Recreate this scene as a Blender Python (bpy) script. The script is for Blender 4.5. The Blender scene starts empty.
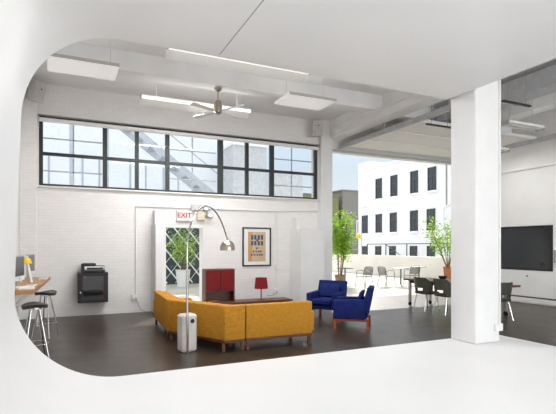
import bpy, bmesh, math, random
from mathutils import Vector, Matrix, Euler
random.seed(7)
PI = math.pi
SC = bpy.context.scene
COL = SC.collection

# ------------------------------------------------------------------ materials
def lin(c):
    return tuple(((v/255)/12.92 if v/255 <= .04045 else ((v/255+.055)/1.055)**2.4) for v in c)

MATS = {}
def mat(name, rgb, rough=.6, metal=0., var=.06, scale=6., bump=0., bscale=40., spec=.5, coat=0., trans=0., rgb2=None, stretch=None):
    m = bpy.data.materials.new(name); m.use_nodes = True
    nt = m.node_tree; N = nt.nodes; L = nt.links
    b = N['Principled BSDF']
    b.inputs['Roughness'].default_value = rough
    b.inputs['Metallic'].default_value = metal
    b.inputs['Specular IOR Level'].default_value = spec
    b.inputs['Coat Weight'].default_value = coat
    tc = N.new('ShaderNodeTexCoord')
    vec = tc.outputs['Object']
    if stretch:
        mp = N.new('ShaderNodeMapping'); mp.inputs['Scale'].default_value = stretch
        L.new(vec, mp.inputs['Vector']); vec = mp.outputs['Vector']
    nz = N.new('ShaderNodeTexNoise'); nz.inputs['Scale'].default_value = scale
    nz.inputs['Detail'].default_value = 4
    L.new(vec, nz.inputs['Vector'])
    c = lin(rgb)
    c2 = lin(rgb2) if rgb2 else tuple(max(0, v*(1-var*2)) for v in c)
    c1 = c if rgb2 else tuple(min(1, v*(1+var)) for v in c)
    rp = N.new('ShaderNodeValToRGB')
    rp.color_ramp.elements[0].position = .32; rp.color_ramp.elements[1].position = .68
    rp.color_ramp.elements[0].color = (*c2, 1); rp.color_ramp.elements[1].color = (*c1, 1)
    L.new(nz.outputs['Fac'], rp.inputs['Fac'])
    L.new(rp.outputs['Color'], b.inputs['Base Color'])
    if bump:
        n2 = N.new('ShaderNodeTexNoise'); n2.inputs['Scale'].default_value = bscale
        L.new(vec, n2.inputs['Vector'])
        bp = N.new('ShaderNodeBump'); bp.inputs['Strength'].default_value = bump; bp.inputs['Distance'].default_value = .01
        L.new(n2.outputs['Fac'], bp.inputs['Height']); L.new(bp.outputs['Normal'], b.inputs['Normal'])
    if trans:
        tr = N.new('ShaderNodeBsdfTranslucent'); L.new(rp.outputs['Color'], tr.inputs['Color'])
        mx = N.new('ShaderNodeMixShader'); mx.inputs['Fac'].default_value = trans
        L.new(b.outputs[0], mx.inputs[1]); L.new(tr.outputs[0], mx.inputs[2])
        L.new(mx.outputs[0], N['Material Output'].inputs['Surface'])
    MATS[name] = m
    return m

def brick(name, rgb, mortar, bw=.21, rh=.072, strength=.5, rough=.55):
    m = mat(name, rgb, rough, var=.02, scale=2.5)
    nt = m.node_tree; N = nt.nodes; L = nt.links; b = N['Principled BSDF']
    tc = N.new('ShaderNodeTexCoord'); sp = N.new('ShaderNodeSeparateXYZ'); L.new(tc.outputs['Object'], sp.inputs[0])
    ad = N.new('ShaderNodeMath'); ad.operation = 'ADD'; L.new(sp.outputs['X'], ad.inputs[0]); L.new(sp.outputs['Y'], ad.inputs[1])
    cb = N.new('ShaderNodeCombineXYZ'); L.new(ad.outputs[0], cb.inputs['X']); L.new(sp.outputs['Z'], cb.inputs['Y'])
    bt = N.new('ShaderNodeTexBrick'); L.new(cb.outputs[0], bt.inputs['Vector'])
    bt.inputs['Scale'].default_value = 1; bt.inputs['Brick Width'].default_value = bw; bt.inputs['Row Height'].default_value = rh
    bt.inputs['Mortar Size'].default_value = .007; bt.inputs['Mortar Smooth'].default_value = .4
    c = lin(rgb); bt.inputs['Color1'].default_value = (*c, 1); bt.inputs['Color2'].default_value = (*[v*.96 for v in c], 1)
    bt.inputs['Mortar'].default_value = (*lin(mortar), 1)
    L.new(bt.outputs['Color'], b.inputs['Base Color'])
    iv = N.new('ShaderNodeMath'); iv.operation = 'SUBTRACT'; iv.inputs[0].default_value = 1; L.new(bt.outputs['Fac'], iv.inputs[1])
    bp = N.new('ShaderNodeBump'); bp.inputs['Strength'].default_value = strength; bp.inputs['Distance'].default_value = .006
    L.new(iv.outputs[0], bp.inputs['Height']); L.new(bp.outputs['Normal'], b.inputs['Normal'])
    return m

def glass(name, tint=(.97, .985, 1), gloss=.025):
    m = bpy.data.materials.new(name); m.use_nodes = True
    nt = m.node_tree; N = nt.nodes; L = nt.links; N.remove(N['Principled BSDF'])
    t = N.new('ShaderNodeBsdfTransparent'); t.inputs['Color'].default_value = (*tint, 1)
    g = N.new('ShaderNodeBsdfGlossy'); g.inputs['Roughness'].default_value = .03
    x = N.new('ShaderNodeMixShader'); x.inputs['Fac'].default_value = gloss
    L.new(t.outputs[0], x.inputs[1]); L.new(g.outputs[0], x.inputs[2])
    L.new(x.outputs[0], N['Material Output'].inputs['Surface'])
    return m

def emis(name, rgb, s):
    m = bpy.data.materials.new(name); m.use_nodes = True
    b = m.node_tree.nodes['Principled BSDF']
    b.inputs['Base Color'].default_value = (*lin(rgb), 1)
    b.inputs['Emission Color'].default_value = (*lin(rgb), 1); b.inputs['Emission Strength'].default_value = s
    return m

M_SHELL = mat('white_gloss_paint', (238, 238, 238), .42, var=.008, scale=1.2, spec=.4)
M_WALL = mat('white_wall_paint', (236, 235, 233), .6, var=.015, scale=2)
M_PLASTER = mat('white_column_paint', (236, 236, 236), .6, var=.015, scale=3, bump=.15, bscale=25)
M_BRICK = brick('white_painted_brick', (240, 238, 236), (234, 231, 228), strength=.35)
M_CEIL = mat('ceiling_paint', (246, 246, 246), .7, var=.02, scale=1.5)
M_BEAM = mat('beam_paint', (246, 246, 246), .6, var=.025, scale=2, bump=.1)
M_FLOOR = mat('dark_concrete_floor', (74, 62, 52), .31, scale=2.3, bump=.06, bscale=12, rgb2=(40, 33, 27), spec=.28)
M_TERR = mat('terrace_concrete', (190, 184, 173), .85, var=.05, scale=.6, bump=.1)
M_PARA = mat('parapet_concrete', (238, 232, 222), .85, var=.04, scale=.8)
M_BLACK = mat('black_metal', (30, 33, 34), .45, metal=.2, var=.05)
M_DKFRAME = mat('dark_green_black_steel', (38, 46, 46), .45, var=.05)
M_DARK = mat('charcoal_plastic', (34, 34, 36), .4, var=.04)
M_CHROME = mat('chrome', (205, 206, 208), .16, metal=1, var=.01)
M_NICKEL = mat('brushed_nickel', (178, 170, 158), .28, metal=1, var=.03, stretch=(1, 1, 14))
M_ALU = mat('brushed_aluminium', (190, 190, 188), .35, metal=.8, var=.03)
M_CHDK = mat('dark_grey_chair_slats', (96, 92, 86), .5, var=.06)
M_CHAL = mat('dull_aluminium', (122, 120, 116), .45, metal=.2, var=.03)
M_MUSTARD = mat('mustard_wool', (204, 146, 52), .9, scale=14, bump=.35, bscale=160, rgb2=(184, 126, 40), spec=.2, stretch=(1, 1, 3))
M_BLUE = mat('royal_blue_velvet', (20, 42, 112), .8, scale=8, bump=.25, bscale=120, rgb2=(13, 28, 86), spec=.25)
M_WALNUT = mat('walnut_wood', (116, 72, 46), .42, scale=5, rgb2=(84, 48, 30), stretch=(1, 9, 9))
M_TEAK = mat('orange_teak_wood', (176, 88, 44), .42, scale=6, rgb2=(146, 66, 30), stretch=(2, 2, 9))
M_OAK = mat('oak_wood', (196, 150, 104), .45, scale=5, rgb2=(168, 120, 78), stretch=(9, 1, 9))
M_DKWOOD = mat('reddish_table_wood', (122, 70, 50), .4, scale=5, rgb2=(92, 50, 36), stretch=(9, 1, 9))
M_RED = mat('dark_red_lacquer', (126, 18, 22), .5, var=.08, spec=.25)
M_REDSH = mat('red_fabric_shade', (132, 14, 24), .85, var=.05, bump=.2, bscale=150)
M_REDL = mat('red_metal', (150, 18, 26), .4, var=.03)
M_MARBLE = mat('white_marble', (236, 233, 228), .3, scale=3, rgb2=(208, 203, 198), bump=0)
M_OLIVE = mat('olive_leather', (74, 76, 64), .5, var=.07, scale=5, bump=.15, bscale=80)
M_SEATDK = mat('dark_brown_leather', (62, 55, 52), .42, var=.06)
M_WHITE = mat('white_plastic', (240, 240, 238), .4, var=.01)
M_PAPER = mat('white_paper', (244, 244, 242), .8, var=.01)
M_BEIGE = mat('beige_plastic', (222, 212, 190), .5, var=.03)
M_GREYPL = mat('grey_plastic', (150, 150, 150), .5, var=.04)
M_LTGREY = mat('light_grey_plastic', (205, 203, 198), .55, var=.03)
M_YELLOW = mat('yellow_paint', (240, 204, 30), .5, var=.04)
M_SCREEN = mat('grey_screen', (70, 74, 80), .2, var=.05, scale=2)
M_TV = mat('black_television_glass', (26, 28, 31), .16, var=.04, scale=1.5)
M_KRAFT = mat('kraft_paper', (202, 158, 106), .85, var=.04)
M_KRAFT2 = mat('pale_kraft_paper', (206, 180, 148), .85, var=.04)
M_INK = mat('blue_ink', (62, 88, 124), .8, var=.05)
M_SIGNRED = mat('sign_red', (208, 34, 38), .5, var=.02)
M_LEAF = mat('bright_green_leaf', (150, 190, 52), .55, var=.25, scale=3, trans=.45)
M_LEAF2 = mat('fresh_green_leaf', (172, 206, 96), .55, var=.2, scale=3, trans=.5)
M_STEM = mat('pale_brown_stem', (136, 112, 84), .8, var=.1)
M_TERRA = mat('terracotta', (168, 106, 72), .85, var=.1)
M_TAN = mat('tan_clay', (150, 128, 98), .8, var=.08)
M_POTW = mat('white_glazed_pot', (238, 240, 242), .35, var=.02)
M_SOIL = mat('soil', (66, 50, 38), .95, var=.2)
M_FACADE = brick('white_painted_facade_brick', (232, 232, 234), (222, 222, 225), .4, .14, .3, .8)
M_STUCCO = mat('grey_stucco', (130, 127, 122), .85, var=.04)
M_OLIVEB = mat('olive_stucco', (118, 120, 84), .85, var=.04)
M_PALE = mat('pale_stucco', (248, 248, 248), .85, var=.02)
M_PALEGR = mat('pale_grey_frames', (186, 192, 200), .6, var=.03)
M_WINGL = mat('dark_window_glass', (58, 68, 76), .12, var=.1, scale=.7)
M_WINFR = mat('dark_grey_window_frame', (66, 66, 64), .6, var=.05)
M_STAIR = mat('weathered_steel_paint', (190, 195, 202), .6, var=.05)
M_GREYFENCE = mat('slate_fence_screen', (74, 84, 88), .8, var=.1, scale=3)
M_FENCEW = mat('white_lattice_paint', (244, 246, 248), .6, var=.02)
M_DUCT = mat('galvanised_grey', (188, 190, 192), .5, metal=.15, var=.06)
M_TUBE = emis('lit_fluorescent_tube', (255, 252, 246), 1.4)
M_PANEL = emis('glowing_light_panel', (246, 246, 244), .32)
M_GLASS = glass('clear_window_glass')
M_GLASSDK = glass('smoked_glass', (.10, .11, .12), .06)
M_WATERY = mat('pale_blue_plate', (196, 208, 224), .3, var=.03)

# ------------------------------------------------------------------ mesh helpers
class MB:
    def __init__(s): s.bm = bmesh.new()
    def _fin(s, verts, bev=0, seg=2, M=None):
        if bev:
            vs = set(verts)
            ed = [e for e in s.bm.edges if e.verts[0] in vs and e.verts[1] in vs]
            before = set(s.bm.verts) - vs
            bmesh.ops.bevel(s.bm, geom=ed, offset=bev, segments=seg, affect='EDGES', profile=.5, clamp_overlap=True)
            verts = [v for v in s.bm.verts if v not in before]
        if M is not None: bmesh.ops.transform(s.bm, matrix=M, verts=list(verts))
        return s
    def box(s, x0, x1, y0, y1, z0, z1, bev=0, M=None, seg=2):
        v = [s.bm.verts.new((x, y, z)) for z in (z0, z1) for y in (y0, y1) for x in (x0, x1)]
        for f in ((0, 2, 3, 1), (4, 5, 7, 6), (0, 1, 5, 4), (2, 6, 7, 3), (0, 4, 6, 2), (1, 3, 7, 5)):
            s.bm.faces.new([v[i] for i in f])
        return s._fin(v, bev, seg, M)
    def prism(s, poly, z0, z1, bev=0, M=None, seg=2):
        a = [s.bm.verts.new((p[0], p[1], z0)) for p in poly]; b = [s.bm.verts.new((p[0], p[1], z1)) for p in poly]
        n = len(poly)
        s.bm.faces.new(a[::-1]); s.bm.faces.new(b)
        for i in range(n): s.bm.faces.new((a[i], a[(i+1) % n], b[(i+1) % n], b[i]))
        return s._fin(a+b, bev, seg, M)
    def tube(s, pts, r, seg=8, closed=False, cap=True):
        pts = [Vector(p) for p in pts]; n = len(pts)
        rs = r if isinstance(r, (list, tuple)) else [r]*n
        rings = []; up = None
        for i, p in enumerate(pts):
            if closed: d = (pts[(i+1) % n]-pts[i-1])
            else: d = (pts[min(i+1, n-1)]-pts[max(i-1, 0)])
            d.normalize()
            if up is None:
                up = Vector((0, 0, 1)) if abs(d.z) < .9 else Vector((1, 0, 0))
            side = d.cross(up); side.normalize(); up = side.cross(d); up.normalize()
            rings.append([s.bm.verts.new(p+rs[i]*(math.cos(2*PI*k/seg)*side+math.sin(2*PI*k/seg)*up)) for k in range(seg)])
        m = n if closed else n-1
        for i in range(m):
            a, b = rings[i], rings[(i+1) % n]
            for k in range(seg): s.bm.faces.new((a[k], b[k], b[(k+1) % seg], a[(k+1) % seg]))
        if cap and not closed:
            s.bm.faces.new(rings[0]); s.bm.faces.new(rings[-1][::-1])
        return s
    def lathe(s, prof, c=(0, 0, 0), seg=24, M=None):
        vs = []; rings = []
        for r, z in prof:
            if r < 1e-6: rg = [s.bm.verts.new((c[0], c[1], c[2]+z))]
            else: rg = [s.bm.verts.new((c[0]+r*math.cos(2*PI*k/seg), c[1]+r*math.sin(2*PI*k/seg), c[2]+z)) for k in range(seg)]
            rings.append(rg); vs += rg
        for a, b in zip(rings, rings[1:]):
            if len(a) == 1 and len(b) == 1: continue
            for k in range(seg):
                k2 = (k+1) % seg
                if len(a) == 1: s.bm.faces.new((a[0], b[k2], b[k]))
                elif len(b) == 1: s.bm.faces.new((a[k], a[k2], b[0]))
                else: s.bm.faces.new((a[k], a[k2], b[k2], b[k]))
        if M is not None: bmesh.ops.transform(s.bm, matrix=M, verts=vs)
        return s
    def ngon(s, pts): s.bm.faces.new([s.bm.verts.new(p) for p in pts]); return s
    def build(s, name, m, parent=None, smooth=False, angle=40, recalc=True):
        if recalc: bmesh.ops.recalc_face_normals(s.bm, faces=s.bm.faces)
        me = bpy.data.meshes.new(name); s.bm.to_mesh(me); s.bm.free()
        me.materials.append(m)
        if smooth:
            for p in me.polygons: p.use_smooth = True
            me.set_sharp_from_angle(angle=math.radians(angle))
        o = bpy.data.objects.new(name, me); COL.objects.link(o)
        if parent: o.parent = parent
        return o

def tag(o, label, cat, group=None):
    o['label'] = label; o['category'] = cat
    if group: o['group'] = group
    return o
def thing(name, label, cat, loc=(0, 0, 0), rz=0, group=None):
    o = bpy.data.objects.new(name, None); COL.objects.link(o)
    o.empty_display_size = .1
    o.location = loc; o.rotation_euler = (0, 0, rz)
    return tag(o, label, cat, group)
def struct(o): o['kind'] = 'structure'; return o
def dup(root, loc, rz=0, label=None, scale=None):
    r = root.copy(); COL.objects.link(r); r.location = loc; r.rotation_euler = (0, 0, rz)
    if label: r['label'] = label
    for ch in list(root.children):
        c = ch.copy(); COL.objects.link(c); c.parent = r
        for g in list(ch.children):
            d = g.copy(); COL.objects.link(d); d.parent = c
    return r
def RZ(a): return Matrix.Rotation(a, 4, 'Z')
def TR(x, y, z): return Matrix.Translation((x, y, z))
# profile given in (y,z), extruded along x from x0 to x1
def YZ(mb, prof, x0, x1, bev=0, seg=2, M=None):
    B = Matrix(((0, 0, 1, 0), (1, 0, 0, 0), (0, 1, 0, 0), (0, 0, 0, 1)))
    return mb.prism(prof, x0, x1, bev, (M @ B) if M is not None else B, seg)
# profile given in (x,z), extruded along y from y0 to y1
def XZ(mb, prof, y0, y1, bev=0, seg=2):
    B = Matrix(((1, 0, 0, 0), (0, 0, 1, 0), (0, 1, 0, 0), (0, 0, 0, 1)))
    return mb.prism(prof, y0, y1, bev, B, seg)
def text_mesh(name, txt, size, m, parent, loc, rot, extrude=.003, align='CENTER'):
    cu = bpy.data.curves.new(name, 'FONT'); cu.body = txt; cu.size = size; cu.extrude = extrude
    cu.align_x = align; cu.align_y = 'CENTER'; cu.offset = .004
    t = bpy.data.objects.new(name+'_curve', cu); COL.objects.link(t)
    dg = bpy.context.evaluated_depsgraph_get()
    me = bpy.data.meshes.new_from_object(t.evaluated_get(dg))
    bpy.data.objects.remove(t); bpy.data.curves.remove(cu)
    me.materials.clear(); me.materials.append(m)
    o = bpy.data.objects.new(name, me); COL.objects.link(o)
    o.parent = parent; o.location = loc; o.rotation_euler = rot
    return o

YB, YO = 11.57, 11.93      # inner and outer face of the back wall
XL, XR = -.90, 11.90       # side walls
YF = -5.5                  # front wall, behind the camera
ZC = 5.30                  # ceiling

# ------------------------------------------------------------------ the setting
struct(MB().box(XL-.3, XR+1.3, YF-.3, YO, -.12, 0).build('floor', M_FLOOR))
struct(MB().box(XL-.3, XR+1.3, YF-.3, YO, ZC, ZC+.25).build('ceiling', M_CEIL))
b = MB()
b.box(XL-.3, 2.28, YB, YO, 0, 2.98); b.box(3.28, 7.10, YB, YO, 0, 2.98); b.box(2.28, 3.28, YB, YO, 2.135, 2.98)
b.box(XL-.3, -.53, YB, YO, 2.98, 4.58); b.box(6.70, 7.10, YB, YO, 2.98, 4.58)
b.box(XL-.3, 7.10, YB, YO, 4.58, ZC)
struct(b.build('wall_back', M_BRICK))
struct(MB().box(7.10, XR+1.3, YB, YO, 4.47, ZC).box(12.85, XR+1.3, YB, YO, 0, 4.47).build('wall_back.001', M_WALL))
struct(MB().box(XL-.3, XL, YF, YB, 0, ZC).build('wall_left', M_BRICK))
b = MB()
YE = 10.75                 # the television wall stops short of the terrace opening
b.box(XR, XR+.3, YF, YE, 0, .93); b.box(XR, XR+.3, YF, 7.95, .93, 2.2); b.box(XR, XR+.3, 10.4, YE, .93, 2.2)
b.box(XR, XR+.3, YF, YE, 2.2, ZC); b.box(XR+.22, XR+.3, 7.95, 10.4, .93, 2.2)
b.box(XR+.3, 12.85, YE-.3, YE, 0, ZC)
struct(b.build('wall_right', M_WALL))
struct(MB().box(12.85, XR+1.3, YE-.3, YB, 0, ZC).build('wall_right.001', M_WALL))
b = MB()
b.box(XL, XR, YF-.3, YF, 0, .6); b.box(XL, XR, YF-.3, YF, 4.6, ZC)
b.box(XL, 0, YF-.3, YF, .6, 4.6); b.box(11, XR, YF-.3, YF, .6, 4.6)
struct(b.build('wall_front', M_WALL))
struct(MB().box(XR-.02, XR, YF, YE, .16, .2).build('trim_1', M_WINFR))
struct(MB().box(XR-.035, XR, YF, YE, .03, .16).build('baseboard_right', M_WALL))
struct(MB().box(XR-.06, XR, 5.0, YE, 3.80, 3.86, .01).build('trim_2', M_WALL))
struct(MB().box(-.4, 1.94, YB-.015, YB, 0, .09).build('baseboard_back', M_WALL))

# rounded white shell the camera stands in: floor, curved left wall and ceiling in one sweep
R = 1.0; zf, zc, xl = .12, 3.98, -.41
def shell_line(off):
    p = []
    p.append((6.62, zf-off))
    r = R+off
    for k in range(0, 21):
        a = -PI/2 - k/20*PI/2
        p.append((xl+R+r*math.cos(a), zf+R+r*math.sin(a)))
    for k in range(0, 21):
        a = PI - k/20*PI/2
        p.append((xl+R+r*math.cos(a), zc-R+r*math.sin(a)))
    p.append((5.60, zc+off))
    q = []
    for x, z in p:                                       # the side wall leans out a little towards the floor
        wgt = max(0, min(1, 1-(x-xl)/R)); t = max(0, min(1, (3.2-z)/2.2))
        q.append((x-.07*wgt*t, z))
    return q
ia, oa = shell_line(0), shell_line(.115)
b = MB()
y0, y1, e = -3.2, 5.5, .012
rows = [(ia, y0), (ia, y1-e), ([(p[0]*.5+q[0]*.5, p[1]*.5+q[1]*.5) if 0 else (p[0]+(q[0]-p[0])*.1, p[1]+(q[1]-p[1])*.1) for p, q in zip(ia, oa)], y1), (oa, y1), (oa, y0)]
V = [[b.bm.verts.new((p[0], y, p[1])) for p in ln] for ln, y in rows]
for i in range(len(rows)):
    A, B_ = V[i], V[(i+1) % len(rows)]
    for k in range(len(A)-1): b.bm.faces.new((A[k], A[k+1], B_[k+1], B_[k]))
b.bm.faces.new([v[0] for v in V]); b.bm.faces.new([v[-1] for v in V][::-1])
struct(b.build('wall_shell', M_SHELL, smooth=True, angle=35))
struct(MB().box(1.728, 1.737, -3.0, 5.40, zc-.003, zc+.01).build('trim_3', M_GREYPL))
# column on the white floor
b = MB().box(5.63, 6.16, 4.97, 5.47, zf, ZC, .03, seg=3)
struct(b.build('column', M_PLASTER, smooth=True))
b = MB().box(6.125, 6.15, 4.945, 4.97, .40, ZC).box(6.02, 6.17, 4.92, 4.969, .30, .41, .008)
o = tag(b.build('electrical_outlet', M_WHITE), 'white outlet box with its conduit near the foot of the white column', 'outlet')

# boxed pilasters on the brick wall
struct(MB().box(1.95, 2.12, 11.02, YB, 0, 2.14, .01).box(1.98, 2.10, 11.3, YB, 2.14, 2.5, .01).build('trim_4', M_PLASTER))
struct(MB().box(5.80, 6.55, 10.92, YB, 0, 2.1, .01).box(5.84, 6.0, 11.25, YB, 2.1, 2.42, .01).build('trim_5', M_PLASTER))
struct(MB().box(6.72, 7.105, 11.40, YB, 0, ZC, .01).build('trim_6', M_PLASTER))
struct(MB().box(XL, -.56, 11.45, YB, 0, ZC, .01).build('trim_7', M_BRICK))

# ceiling beams
struct(MB().box(XL, 7.1, 8.98, 9.32, 4.93, ZC, .01).build('ceiling_beam', M_BEAM))
struct(MB().box(7.02, 7.42, YF, YB, 4.77, ZC, .01).build('ceiling_beam', M_BEAM))
struct(MB().box(7.42, XR, 9.2, 9.5, 4.95, ZC, .01).build('ceiling_beam', M_BEAM))
struct(MB().box(10.2, 10.55, YF, 9.2, 4.9, ZC, .01).build('ceiling_beam', M_BEAM))

# ribbon window
w = struct(bpy.data.objects.new('window_1', None)); COL.objects.link(w)
wz0, wz1 = 2.98, 4.58; wy0, wy1 = 11.60, 11.68
posts = [(-.53, -.45), (.82, .92), (1.56, 1.65), (2.3, 2.4), (3.68, 3.82), (4.46, 4.55), (5.19, 5.31), (6.62, 6.7)]
MB().box(-.53, 6.7, wy0, wy1, wz0, wz0+.06).box(-.53, 6.7, wy0, wy1, wz1-.1, wz1).build('window_frame', M_DKFRAME, w)
for i, (a, c) in enumerate(posts):
    MB().box(a, c, wy0-.01, wy1, wz0+.06, wz1-.1).build('mullion', M_DKFRAME, w)
for (_, a), (c, _) in zip(posts, posts[1:]):
    MB().box(a, c, wy0, wy1, 3.69, 3.76).build('transom', M_DKFRAME, w)
    for z0, z1 in ((wz0+.06, 3.69), (3.76, wz1-.1)):
        MB().box(a, c, 11.64, 11.646, z0, z1).build('pane', M_GLASS, w)
    if c-a > 1:
        g = MB(); mx = (a+c)/2
        for z0, z1 in ((wz0+.06, 3.69), (3.76, wz1-.1)):
            zm = (z0+z1)/2
            g.box(a, c, 11.80, 11.82, zm-.015, zm+.015).box(mx-.015, mx+.015, 11.80, 11.82, z0, z1)
        g.build('storm_sash', M_PALEGR, w)
bl = thing('roller_blind', 'white roller blind rolled up along the top of the ribbon window', 'blind', (3.08, 11.52, 4.5))
MB().tube([(-3.6, 0, -.03), (3.6, 0, -.03)], .05, 12).build('rolled_fabric', M_WHITE, bl, True)
MB().box(-3.63, 3.63, -.05, .05, .055, .075).build('headrail', M_GREYPL, bl)
struct(MB().box(-.55, 6.72, 11.50, YB, 2.95, 2.985, .004).build('trim_8', M_BRICK))

# ------------------------------------------------------------------ outdoors
struct(MB().box(-12, 60, YO, 70, -.3, -.005).build('terrace_floor', M_TERR))
struct(MB().box(-1.3, 6.3, YO, 13.93, 5.05, 5.3).box(6.3, 16.0, YO, 15.9, 5.56, 5.75).box(6.3, 6.4, YO, 13.93, 5.05, 5.56).build('added_sun_blocker', M_WALL))  # unseen slabs added to shade the windows and limit the sun patch indoors
struct(MB().box(16.4, 16.7, YO, 34, -.005, 1.12, .01).build('terrace_parapet', M_PARA))

# overhead door of the terrace opening, pushed up under the ceiling
d = struct(bpy.data.objects.new('door_1', None)); COL.objects.link(d)
MB().box(7.47, 11.80, 8.35, 11.35, 4.60, 4.65, .005).build('door_panel', M_WALL, d)
for y in (8.35, 9.35, 10.35, 11.3):
    MB().box(7.47, 11.72, y, y+.06, 4.57, 4.60).build('panel_rail', M_WALL, d)
for x in (7.38, 11.80):
    MB().box(x, x+.07, 7.1, 11.45, 4.5, 4.62, .004).build('track', M_DUCT, d)
MB().tube([(7.08, 11.45, 4.44), (12.84, 11.45, 4.44)], .035, 10).build('bottom_bar', M_DUCT, d)
for y in (7.2, 9.4):
    MB().box(7.4, 7.43, y, y+.03, 4.62, ZC).build('hanger', M_DUCT, d)
struct(MB().tube([(6.71, 4.5, 4.85), (6.71, 10.7, 4.85), (6.75, 10.82, 4.86), (7.03, 10.86, 4.86)], .04, 10).build('ceiling_pipe', M_WALL, smooth=True))

ch_ = thing('pull_chain', 'thin hanging pull chain of overhead door near the column', 'chain', (11.60, 11.45, 3.0))
MB().tube([(0, 0, 0), (0, 0, 1.39)], .012, 6).tube([(.04, 0, .02), (.04, 0, 1.39)], .012, 6).build('chain', M_GREYPL, ch_)
# back door opening: white reveal frame
d = struct(bpy.data.objects.new('door_2', None)); COL.objects.link(d)
MB().box(2.22, 2.30, 11.55, 11.93, 0, 2.17).box(3.26, 3.34, 11.55, 11.93, 0, 2.17).box(2.30, 3.26, 11.55, 11.93, 2.10, 2.17).build('door_frame', M_WALL, d)
MB().box(2.30, 3.26, 11.55, 11.93, 0, .015).build('threshold', M_ALU, d)

# white building beyond the terrace
wb = thing('white_building', 'long white painted brick building with tall dark windows beyond the terrace', 'building', (25, 20, 0))
bx = MB().box(0, 12, -14, 15.55, -5, 8.7).box(-.05, 12, 13.9, 15.55, 8.7, 9.4).box(-.08, .3, -14, 13.9, 8.62, 8.85)
bx.box(-.12, 0, 14.2, 15.1, 5.25, 5.35).box(-.12, 0, 14.2, 15.1, 4.72, 4.82)
bx.build('facade', M_FACADE, wb)
def fwin(y0, y1, z0, z1):
    ya, yb = y0-20, y1-20
    f = MB().box(-.07, 0, ya, ya+.09, z0, z1).box(-.07, 0, yb-.09, yb, z0, z1).box(-.07, 0, ya, yb, z1-.12, z1).box(-.07, 0, ya, yb, z0, z0+.08)
    zm = z0+(z1-z0)*.62; ym = ya+(yb-ya)*.5
    f.box(-.06, 0, ya, yb, zm-.05, zm+.05).box(-.055, 0, ym-.04, ym+.04, z0, zm)
    o = f.build('window', M_WINFR, wb)
    MB().box(-.03, 0, ya+.05, yb-.05, z0+.05, z1-.06).build('pane', M_WINGL, o)
    if z1-z0 > 1:
        MB().box(-.14, 0, ya-.1, yb+.1, z0-.12, z0).build('sill', M_PALE, wb)
for yc in (32.45, 30.42, 27.98, 26.05, 23.6, 21.3, 19.0, 16.6, 14.2):
    fwin(yc-.42, yc+.42, 5.84, 7.6)
for yc in (34.5, 32.45, 30.5, 28.0, 26.15, 23.6, 21.3, 19.0, 16.6, 14.2):
    fwin(yc-.42, yc+.42, 2.85, 4.48)
for yc in (34.5, 32.52, 30.6, 28.05, 26.15):
    fwin(yc-.4, yc+.4, .5, 1.68)
MB().tube([(-.06, 24.9-20, -3), (-.06, 24.9-20, 4.4), (-.06, 24.2-20, 4.7)], .05, 8).build('drain_pipe', M_PALE, wb)

gb = thing('grey_building', 'plain grey stucco building standing far off behind the leafy terrace plant', 'building', (34, 52, 0))
MB().box(-2.3, 12, -3.5, 8, -5, 8.7).box(-6, -2.3, 1, 8, -5, 8.3).box(-2.4, 12.1, -3.6, 8.1, 8.7, 8.85).build('wall', M_STUCCO, gb)
for x in (-.2, 2.6, 5.2):
    o = MB().box(x, x+1.0, -3.56, -3.5, 3.2, 5.0).build('window', M_PALE, gb)
    MB().box(x+.12, x+.88, -3.58, -3.56, 3.3, 4.9).build('pane', M_WINGL, o)
ob = thing('olive_building', 'olive green building sliver at the left edge of the terrace view', 'building', (27.6, 48, 0))
MB().box(-3, 3.2, 0, 4, -5, 7.9).box(-3.1, 3.3, -.1, 4.1, 7.9, 8.05).build('wall', M_OLIVEB, ob)
MB().box(1.9, 2.9, -.05, 0, 3, 4.8).build('window', M_WINGL, ob)

# railing on the parapet
rl = thing('parapet_railing', 'thin dark metal railing along the top of the terrace parapet', 'railing', (16.55, 22.6, 1.12))
ys = [0, -1.75, -3.5, -5.25, -7.0, -8.75]
for y in ys: MB().box(-.02, .02, y-.02, y+.02, 0, .66).build('post', M_WINFR, rl)
MB().box(-.02, .02, -8.77, .02, .63, .67).build('top_rail', M_WINFR, rl)
MB().tube([(0, -1.8, .6), (0, -3.0, .02)], .02, 6).build('brace', M_WINFR, rl)
# wire poles with a yellow float
wp = thing('wire_pole', 'pair of thin steel poles strung with wires in front of white building', 'pole', (16.55, 24.0, 1.12))
for y in (-.8, 1.0): MB().tube([(0, y, 0), (0, y, 2.1)], .03, 8).build('pole', M_PALEGR, wp)
for z in (.7, 1.35, 2.0): MB().tube([(0, 1.0, z), (0, -.8, z-.02)], .012, 6).build('wire', M_PALEGR, wp)
yb_ = thing('yellow_marker', 'round yellow marker ball hanging on the pole wires', 'marker', (16.55, 23.55, 2.28))
MB().lathe([(0, -.15), (.08, -.13), (.14, -.06), (.155, 0), (.14, .06), (.08, .13), (0, .15)], seg=16).build('ball', M_YELLOW, yb_, True)
MB().tube([(0, 0, .14), (0, 0, .185)], .012, 6).build('hook', M_PALEGR, yb_)

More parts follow.
